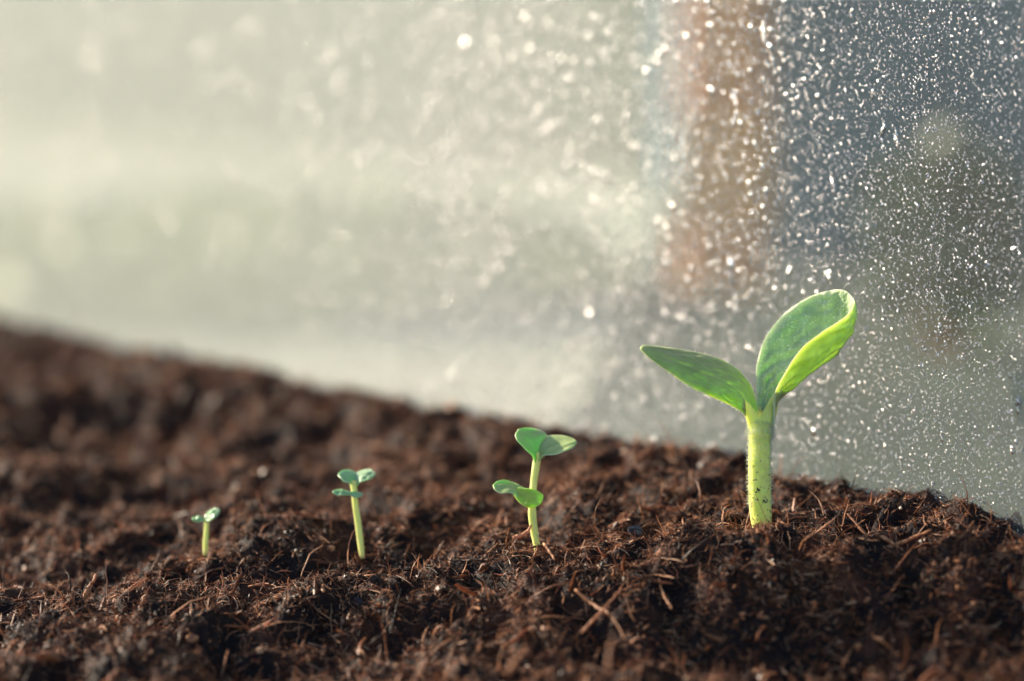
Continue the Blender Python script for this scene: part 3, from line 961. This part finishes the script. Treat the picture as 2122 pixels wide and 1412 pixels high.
# droplets as real little water domes
m, nt, b = new_mat('water_drop')
b.inputs['Base Color'].default_value = (.97, .98, .97, 1)
b.inputs['Transmission Weight'].default_value = 1.0
b.inputs['IOR'].default_value = 1.33
b.inputs['Roughness'].default_value = .06
b.inputs['Specular IOR Level'].default_value = 1.0
gg = N(nt, 'ShaderNodeBsdfGlossy', in_Roughness=.09)
tcd = N(nt, 'ShaderNodeTexCoord'); sx = N(nt, 'ShaderNodeSeparateXYZ'); mrd = N(nt, 'ShaderNodeMapRange')
nt.links.new(tcd.outputs['Object'], sx.inputs[0]); nt.links.new(sx.outputs['X'], mrd.inputs['Value'])
for k_, v_ in (('From Min', .04), ('From Max', .13), ('To Min', .12), ('To Max', .30)):   # drops further along are duller
    mrd.inputs[k_].default_value = v_
nt.links.new(mrd.outputs[0], gg.inputs['Roughness'])
ms = N(nt, 'ShaderNodeMixShader')
av = N(nt, 'ShaderNodeAttribute', attribute_name='gleam')
nt.links.new(av.outputs['Fac'], ms.inputs[0])
nt.links.new(b.outputs[0], ms.inputs[1]); nt.links.new(gg.outputs[0], ms.inputs[2])
nt.links.new(ms.outputs[0], nt.nodes['Material Output'].inputs[0])
M_DROP = m


def domes(s, h, r, tall, stretch, rot, flat, rings=(1.0, .86, .5), sides=8):
    n = len(s)
    ang = np.arange(sides) / sides * 2 * math.pi
    hh = [0.0, .30, .78]
    wob = 1 + rng.normal(0, .10, (n, 1, sides))
    lay = []
    for q, e in zip(rings, hh):
        cx = np.cos(ang)[None, None] * q * r[:, None, None] * wob
        sy = np.sin(ang)[None, None] * q * (r * stretch)[:, None, None] * wob
        X = cx * np.cos(rot)[:, None, None] - sy * np.sin(rot)[:, None, None]
        Y = cx * np.sin(rot)[:, None, None] + sy * np.cos(rot)[:, None, None]
        Z = np.broadcast_to((e * r * flat)[:, None, None], X.shape)
        lay.append(np.stack([X, Y, Z], -1))
    Vd = np.concatenate(lay, 1).reshape(n, -1, 3)
    top = np.zeros((n, 1, 3)); top[:, 0, 2] = r * flat
    Vd = np.concatenate([Vd, top], 1)
    Vd[..., 0] += s[:, None]; Vd[..., 1] += h[:, None]; Vd[..., 2] += .00003
    nv_ = len(rings) * sides + 1
    f4 = grid_faces(len(rings), sides, True)
    k = np.arange(sides); o = (len(rings) - 1) * sides
    f3 = np.stack([o + k, o + (k + 1) % sides, np.full(sides, nv_ - 1)], -1)
    fb = k[::-1][None]
    offs = (np.arange(n) * nv_)[:, None, None]
    return Vd.reshape(-1, 3), [(f4[None] + offs).reshape(-1, 4), (f3[None] + offs).reshape(-1, 3), (fb[None] + offs).reshape(-1, sides)]


def merge(parts):
    off = 0
    Vs, Fs = [], {}
    for v, fs in parts:
        for f in fs:
            Fs.setdefault(f.shape[1], []).append(f + off)
        Vs.append(v); off += len(v)
    return np.vstack(Vs), [np.vstack(f) for f in Fs.values()]


def dew(n, s0, s1, h0, h1, mu, sd, lo, hi, f0=.40, f1=.7):
    s = rng.uniform(s0, s1, n); h = rng.uniform(h0, h1, n)
    r = np.clip(rng.lognormal(math.log(mu), sd, n), lo, hi)
    return domes(s, h, r, None, rng.uniform(.95, 1.35, n), rng.normal(0, .25, n), rng.uniform(f0, f1, n))


GLEAM = []


def gleaming(part, share, amount):
    n = len(part[1][2])                       # one flat base per drop
    g = np.where(rng.random(n) < share, amount, .06) * rng.uniform(.7, 1, n)
    GLEAM.append(np.repeat(g, len(part[0]) // n))
    return part


parts = [gleaming(dew(1700, .09, .60, -.03, .22, .00066, .25, .0004, .0011, .30, .36), 1, .55),
         gleaming(dew(105000, -.12, .26, -.03, .19, .00015, .45, .00007, .0006, .30, .6), .32, .7),
         gleaming(dew(9000, -.12, .30, -.03, .20, .00028, .38, .00014, .0008, .30, .5), .34, .7),
         gleaming(dew(5500, .07, .34, -.03, .20, .00030, .38, .0002, .0008, .30, .40), .8, .55),
         gleaming(dew(1500, .20, .92, -.03, .30, .00050, .38, .0003, .0012, .30, .38), .8, .35),
         gleaming(dew(60, .06, .9, -.02, .28, .0009, .30, .0006, .0014, .30, .36), 1, .98)]
# runs: merged drops pulled down the glass
for k in range(60):
    s_, h_ = rng.uniform(-.05, .20), rng.uniform(.0, .15)
    n = rng.integers(3, 8)
    t_ = np.arange(n)
    parts.append(gleaming(domes(s_ + rng.normal(0, .00025, n) + t_ * rng.normal(0, .0002), h_ + t_ * .0007, rng.uniform(.0002, .0006, n), None,
                                rng.uniform(1.3, 2.2, n), rng.normal(0, .3, n), rng.uniform(.3, .5, n)), .8, .9))
Vd, Fd = merge(parts)
drops = mesh('dew_drops', Vd, Fd, M_DROP, attr={'gleam': np.concatenate(GLEAM)})
drops.matrix_world = Mg
tag(drops, 'countless tiny dew drops clinging to the misted glass', 'dew', kind='stuff')


# ------------------------------------------------------------------ beyond the glass
m, nt, b = new_mat('outside_ground')
tc = N(nt, 'ShaderNodeTexCoord')
n1 = N(nt, 'ShaderNodeTexNoise', in_Scale=3.0, in_Detail=6.0)
nt.links.new(tc.outputs['Object'], n1.inputs['Vector'])
nt.links.new(ramp(nt, n1.outputs[0], [(.35, (.03, .045, .038)), (.65, (.07, .09, .06))]), b.inputs['Base Color'])
b.inputs['Roughness'].default_value = .9
S = 300.0
gv = np.array([[-S, -S, -.075], [S, -S, -.075], [S, S, -.075], [-S, S, -.075]])
ground = mesh('ground', gv, np.array([[0, 1, 2, 3]]), m, smooth=False)
tag(ground, kind='structure')

m, nt, b = new_mat('pale_gravel')
tc = N(nt, 'ShaderNodeTexCoord')
n1 = N(nt, 'ShaderNodeTexNoise', in_Scale=60.0, in_Detail=6.0)
nt.links.new(tc.outputs['Object'], n1.inputs['Vector'])
nt.links.new(ramp(nt, n1.outputs[0], [(.3, (.42, .40, .30)), (.7, (.66, .64, .52))]), b.inputs['Base Color'])
b.inputs['Roughness'].default_value = .9
V = []
pa = at_z(-900, 640, -.07)[:2]
pv = np.array([[-6, 1.2], [-.03, .86], [.04, 1.3], [.20, 3.2], [1.6, 14], [-14, 14]])
V = np.hstack([pv, np.full((len(pv), 1), -.070)])
path = mesh('path', V, np.arange(len(pv))[None], m, smooth=False)
tag(path, kind='structure')


def box(x0, x1, y0, y1, z0, z1):
    v = np.array([[x, y, z] for z in (z0, z1) for y in (y0, y1) for x in (x0, x1)])
    f = np.array([[0, 2, 3, 1], [4, 5, 7, 6], [0, 1, 5, 4], [2, 6, 7, 3], [0, 4, 6, 2], [1, 3, 7, 5]])
    return v, f


def boxes(L_):
    Vs, Fs, o = [], [], 0
    for q in L_:
        v, f = box(*q)
        Vs.append(v); Fs.append(f + o); o += 8
    return np.vstack(Vs), np.vstack(Fs)


def wood(name, c1, c2, rough=.7):
    m, nt, b = new_mat(name)
    tc = N(nt, 'ShaderNodeTexCoord')
    mp = N(nt, 'ShaderNodeMapping'); mp.inputs['Scale'].default_value = (14, 14, 2)
    n1 = N(nt, 'ShaderNodeTexNoise', in_Scale=2.0, in_Detail=6.0)
    nt.links.new(tc.outputs['Object'], mp.inputs[0]); nt.links.new(mp.outputs[0], n1.inputs['Vector'])
    nt.links.new(ramp(nt, n1.outputs[0], [(.35, c1), (.65, c2)]), b.inputs['Base Color'])
    b.inputs['Roughness'].default_value = rough
    return m


M_SHED = wood('slate_blue_boards', (.04, .11, .165), (.07, .165, .225))
M_ROOF = wood('dark_roof', (.03, .03, .035), (.05, .05, .055))
M_POST = wood('rusty_brown_wood', (.76, .20, .035), (.85, .30, .05))
M_OCH = wood('ochre_wood', (.85, .30, .045), (.90, .36, .07))

SX, SY = .232, 2.3
shed = empty('garden_shed', (SX, SY, -.075))
tag(shed, 'slate blue timber shed blurred beyond the glass on the right', 'shed')


def child(name, V, F, mat, par, smooth=False):
    o = mesh(name, V - np.array(par.location), F, mat, smooth=smooth)
    o.parent = par
    o.matrix_parent_inverse = Matrix.Identity(4)
    return o


V, F = boxes([(SX + .16 * i + .003, SX + .16 * (i + 1), SY, SY + 1.6, -.075, 1.9) for i in range(14)])
child('wall', V, F, M_SHED, shed)
V, F = boxes([(SX - .1, SX + 2.35, SY - .15, SY + 1.75, 1.903, 1.98)])
child('roof', V, F, M_ROOF, shed)
V, F = boxes([(SX + 1.0, SX + 1.75, SY - .03, SY - .003, -.03, 1.7)])
dr = child('door', V, F, M_ROOF, shed)
V, F = boxes([(SX + 1.06, SX + 1.09, SY - .06, SY - .033, .85, .97)])
child('handle', V, F, M_POST, shed)

# pale rendered wall far behind on the left
gw = empty('garden_wall', (-2.5, 10.0, -.075))
tag(gw, 'long pale grey green garden wall beyond the glass on the left', 'wall')
m, nt, b = new_mat('cream_render')
tc = N(nt, 'ShaderNodeTexCoord')
n1 = N(nt, 'ShaderNodeTexNoise', in_Scale=1.6, in_Detail=5.0)
nt.links.new(tc.outputs['Object'], n1.inputs['Vector'])
nt.links.new(ramp(nt, n1.outputs[0], [(.35, (.075, .09, .065)), (.65, (.12, .125, .095))]), b.inputs['Base Color'])
b.inputs['Roughness'].default_value = .9
def wall_run(p, q, w, z0, z1):
    p, q = np.array(p), np.array(q)
    u = unit(q - p); nn = np.array([-u[1], u[0]]) * w / 2
    c = [p + nn, q + nn, q - nn, p - nn]
    v = np.array([[*e, z] for z in (z0, z1) for e in c])
    return v, np.array([[3, 2, 1, 0], [4, 5, 6, 7], [0, 1, 5, 4], [1, 2, 6, 5], [2, 3, 7, 6], [3, 0, 4, 7]])


V, F = wall_run((.30, 4.02), (-5.4, 16.6), .16, -.08, 1.3)
child('wall_face', V, F, m, gw)
V, F = wall_run((.31, 4.0), (-5.41, 16.62), .22, 1.303, 1.36)
child('coping', V, F, M_ROOF, gw)

# fence post with an ochre band
PY = 2.0
px0, px1 = at(1415, 700, PY)[0], at(1585, 700, PY)[0]
post = empty('wooden_post', ((px0 + px1) / 2, PY, -.075))
tag(post, 'rusty brown wooden post blurred behind the dewy glass', 'post')
V, F = boxes([(px0, px1, PY, PY + .05, -.075, .70)])
child('shaft', V, F, M_POST, post)
V, F = boxes([(px0 - .004, px1 + .004, PY - .006, PY - .001, -.02, .075)])
child('batten', V, F, M_OCH, post)
V, F = boxes([(px0 - .006, px1 + .006, PY - .006, PY + .056, .702, .72)])
child('cap', V, F, M_OCH, post)


# leafy shrub beyond the glass
def shrub(name, cx, cy, z0, rx, rz, n, label, c1, c2, size=.02):
    root = empty(name, (cx, cy, z0))
    tag(root, label, 'shrub', 'shrubs beyond the glass')
    m, nt, b = new_mat(name + '_leaf')
    tc = N(nt, 'ShaderNodeTexCoord')
    n1 = N(nt, 'ShaderNodeTexNoise', in_Scale=20.0)
    nt.links.new(tc.outputs['Object'], n1.inputs['Vector'])
    nt.links.new(ramp(nt, n1.outputs[0], [(.35, c1), (.65, c2)]), b.inputs['Base Color'])
    b.inputs['Roughness'].default_value = .5
    d = unit(rng.normal(0, 1, (n, 3))) * (rng.random((n, 1)) ** .4)
    c = d * [rx, rx, rz] * (1 + .3 * noise2(d[:, 0], d[:, 2], .4, 33))[:, None] + [0, 0, rz]
    a = unit(rng.normal(0, 1, (n, 3))); bb = unit(np.cross(a, rng.normal(0, 1, (n, 3))))
    s = size * rng.uniform(.6, 1.3, (n, 1))
    V = np.stack([c - a * s, c + bb * s * .45, c + a * s, c - bb * s * .45], 1).reshape(-1, 3)
    F = np.arange(n * 4).reshape(-1, 4)
    o = mesh('foliage', V, F, m, smooth=False)
    o.parent = root
    Vs = []
    st = []
    for k in range(7):
        e = c[rng.integers(0, n)]
        st.append(strand([np.array([0, 0, -.01]), e * [.3, .3, .5], e], .004, sides=6, seg=10))
    V, F = merge([(v, f) for v, f in st])
    o = mesh('stems', V, F, M_POST)
    o.name = 'branches'
    o.parent = root
    return root


q = at(1960, 690, 1.6)
shrub('leafy_shrub', q[0], q[1], -.075, .062, .075, 900, 'dark green shrub blurred behind the glass at the right', (.05, .08, .05), (.085, .125, .07), .012)
V = []
hx = np.linspace(0, 14, 15)
hedge = empty('added_low_hedge', (-5.5, -1.0, -.075))  # added out of view so the pane mirrors no bright low sky
tag(hedge, 'clipped dark green screen added out of view on the left to block the reflected sky', 'hedge')
m, nt, b = new_mat('hedge_leaf')
b.inputs['Base Color'].default_value = (.045, .075, .025, 1)
n = 16000
c = np.stack([rng.normal(0, .22, n), rng.uniform(0, 15, n), rng.uniform(0, 1.25, n) + .06 * rng.normal(0, 1, n)], -1) + [-0.0, -.5, 0]
a = unit(rng.normal(0, 1, (n, 3))); bb = unit(np.cross(a, rng.normal(0, 1, (n, 3))))
sz_ = .06 * rng.uniform(.6, 1.3, (n, 1))
o = mesh('foliage', np.stack([c - a * sz_, c + bb * sz_ * .6, c + a * sz_, c - bb * sz_ * .6], 1).reshape(-1, 3), np.arange(n * 4).reshape(-1, 4), m, smooth=False)
o.parent = hedge
V, F = boxes([(-.18, .18, -.5, 14.5, 0, 1.15)])
o = mesh('branches', V, F, m); o.parent = hedge
q = at(560, 640, 1.9)
shrub('leafy_shrub', q[0], q[1], -.075, .30, .045, 2200, 'yellow green low shrub blurred behind the glass at the left', (.30, .34, .10), (.48, .50, .20), .016)
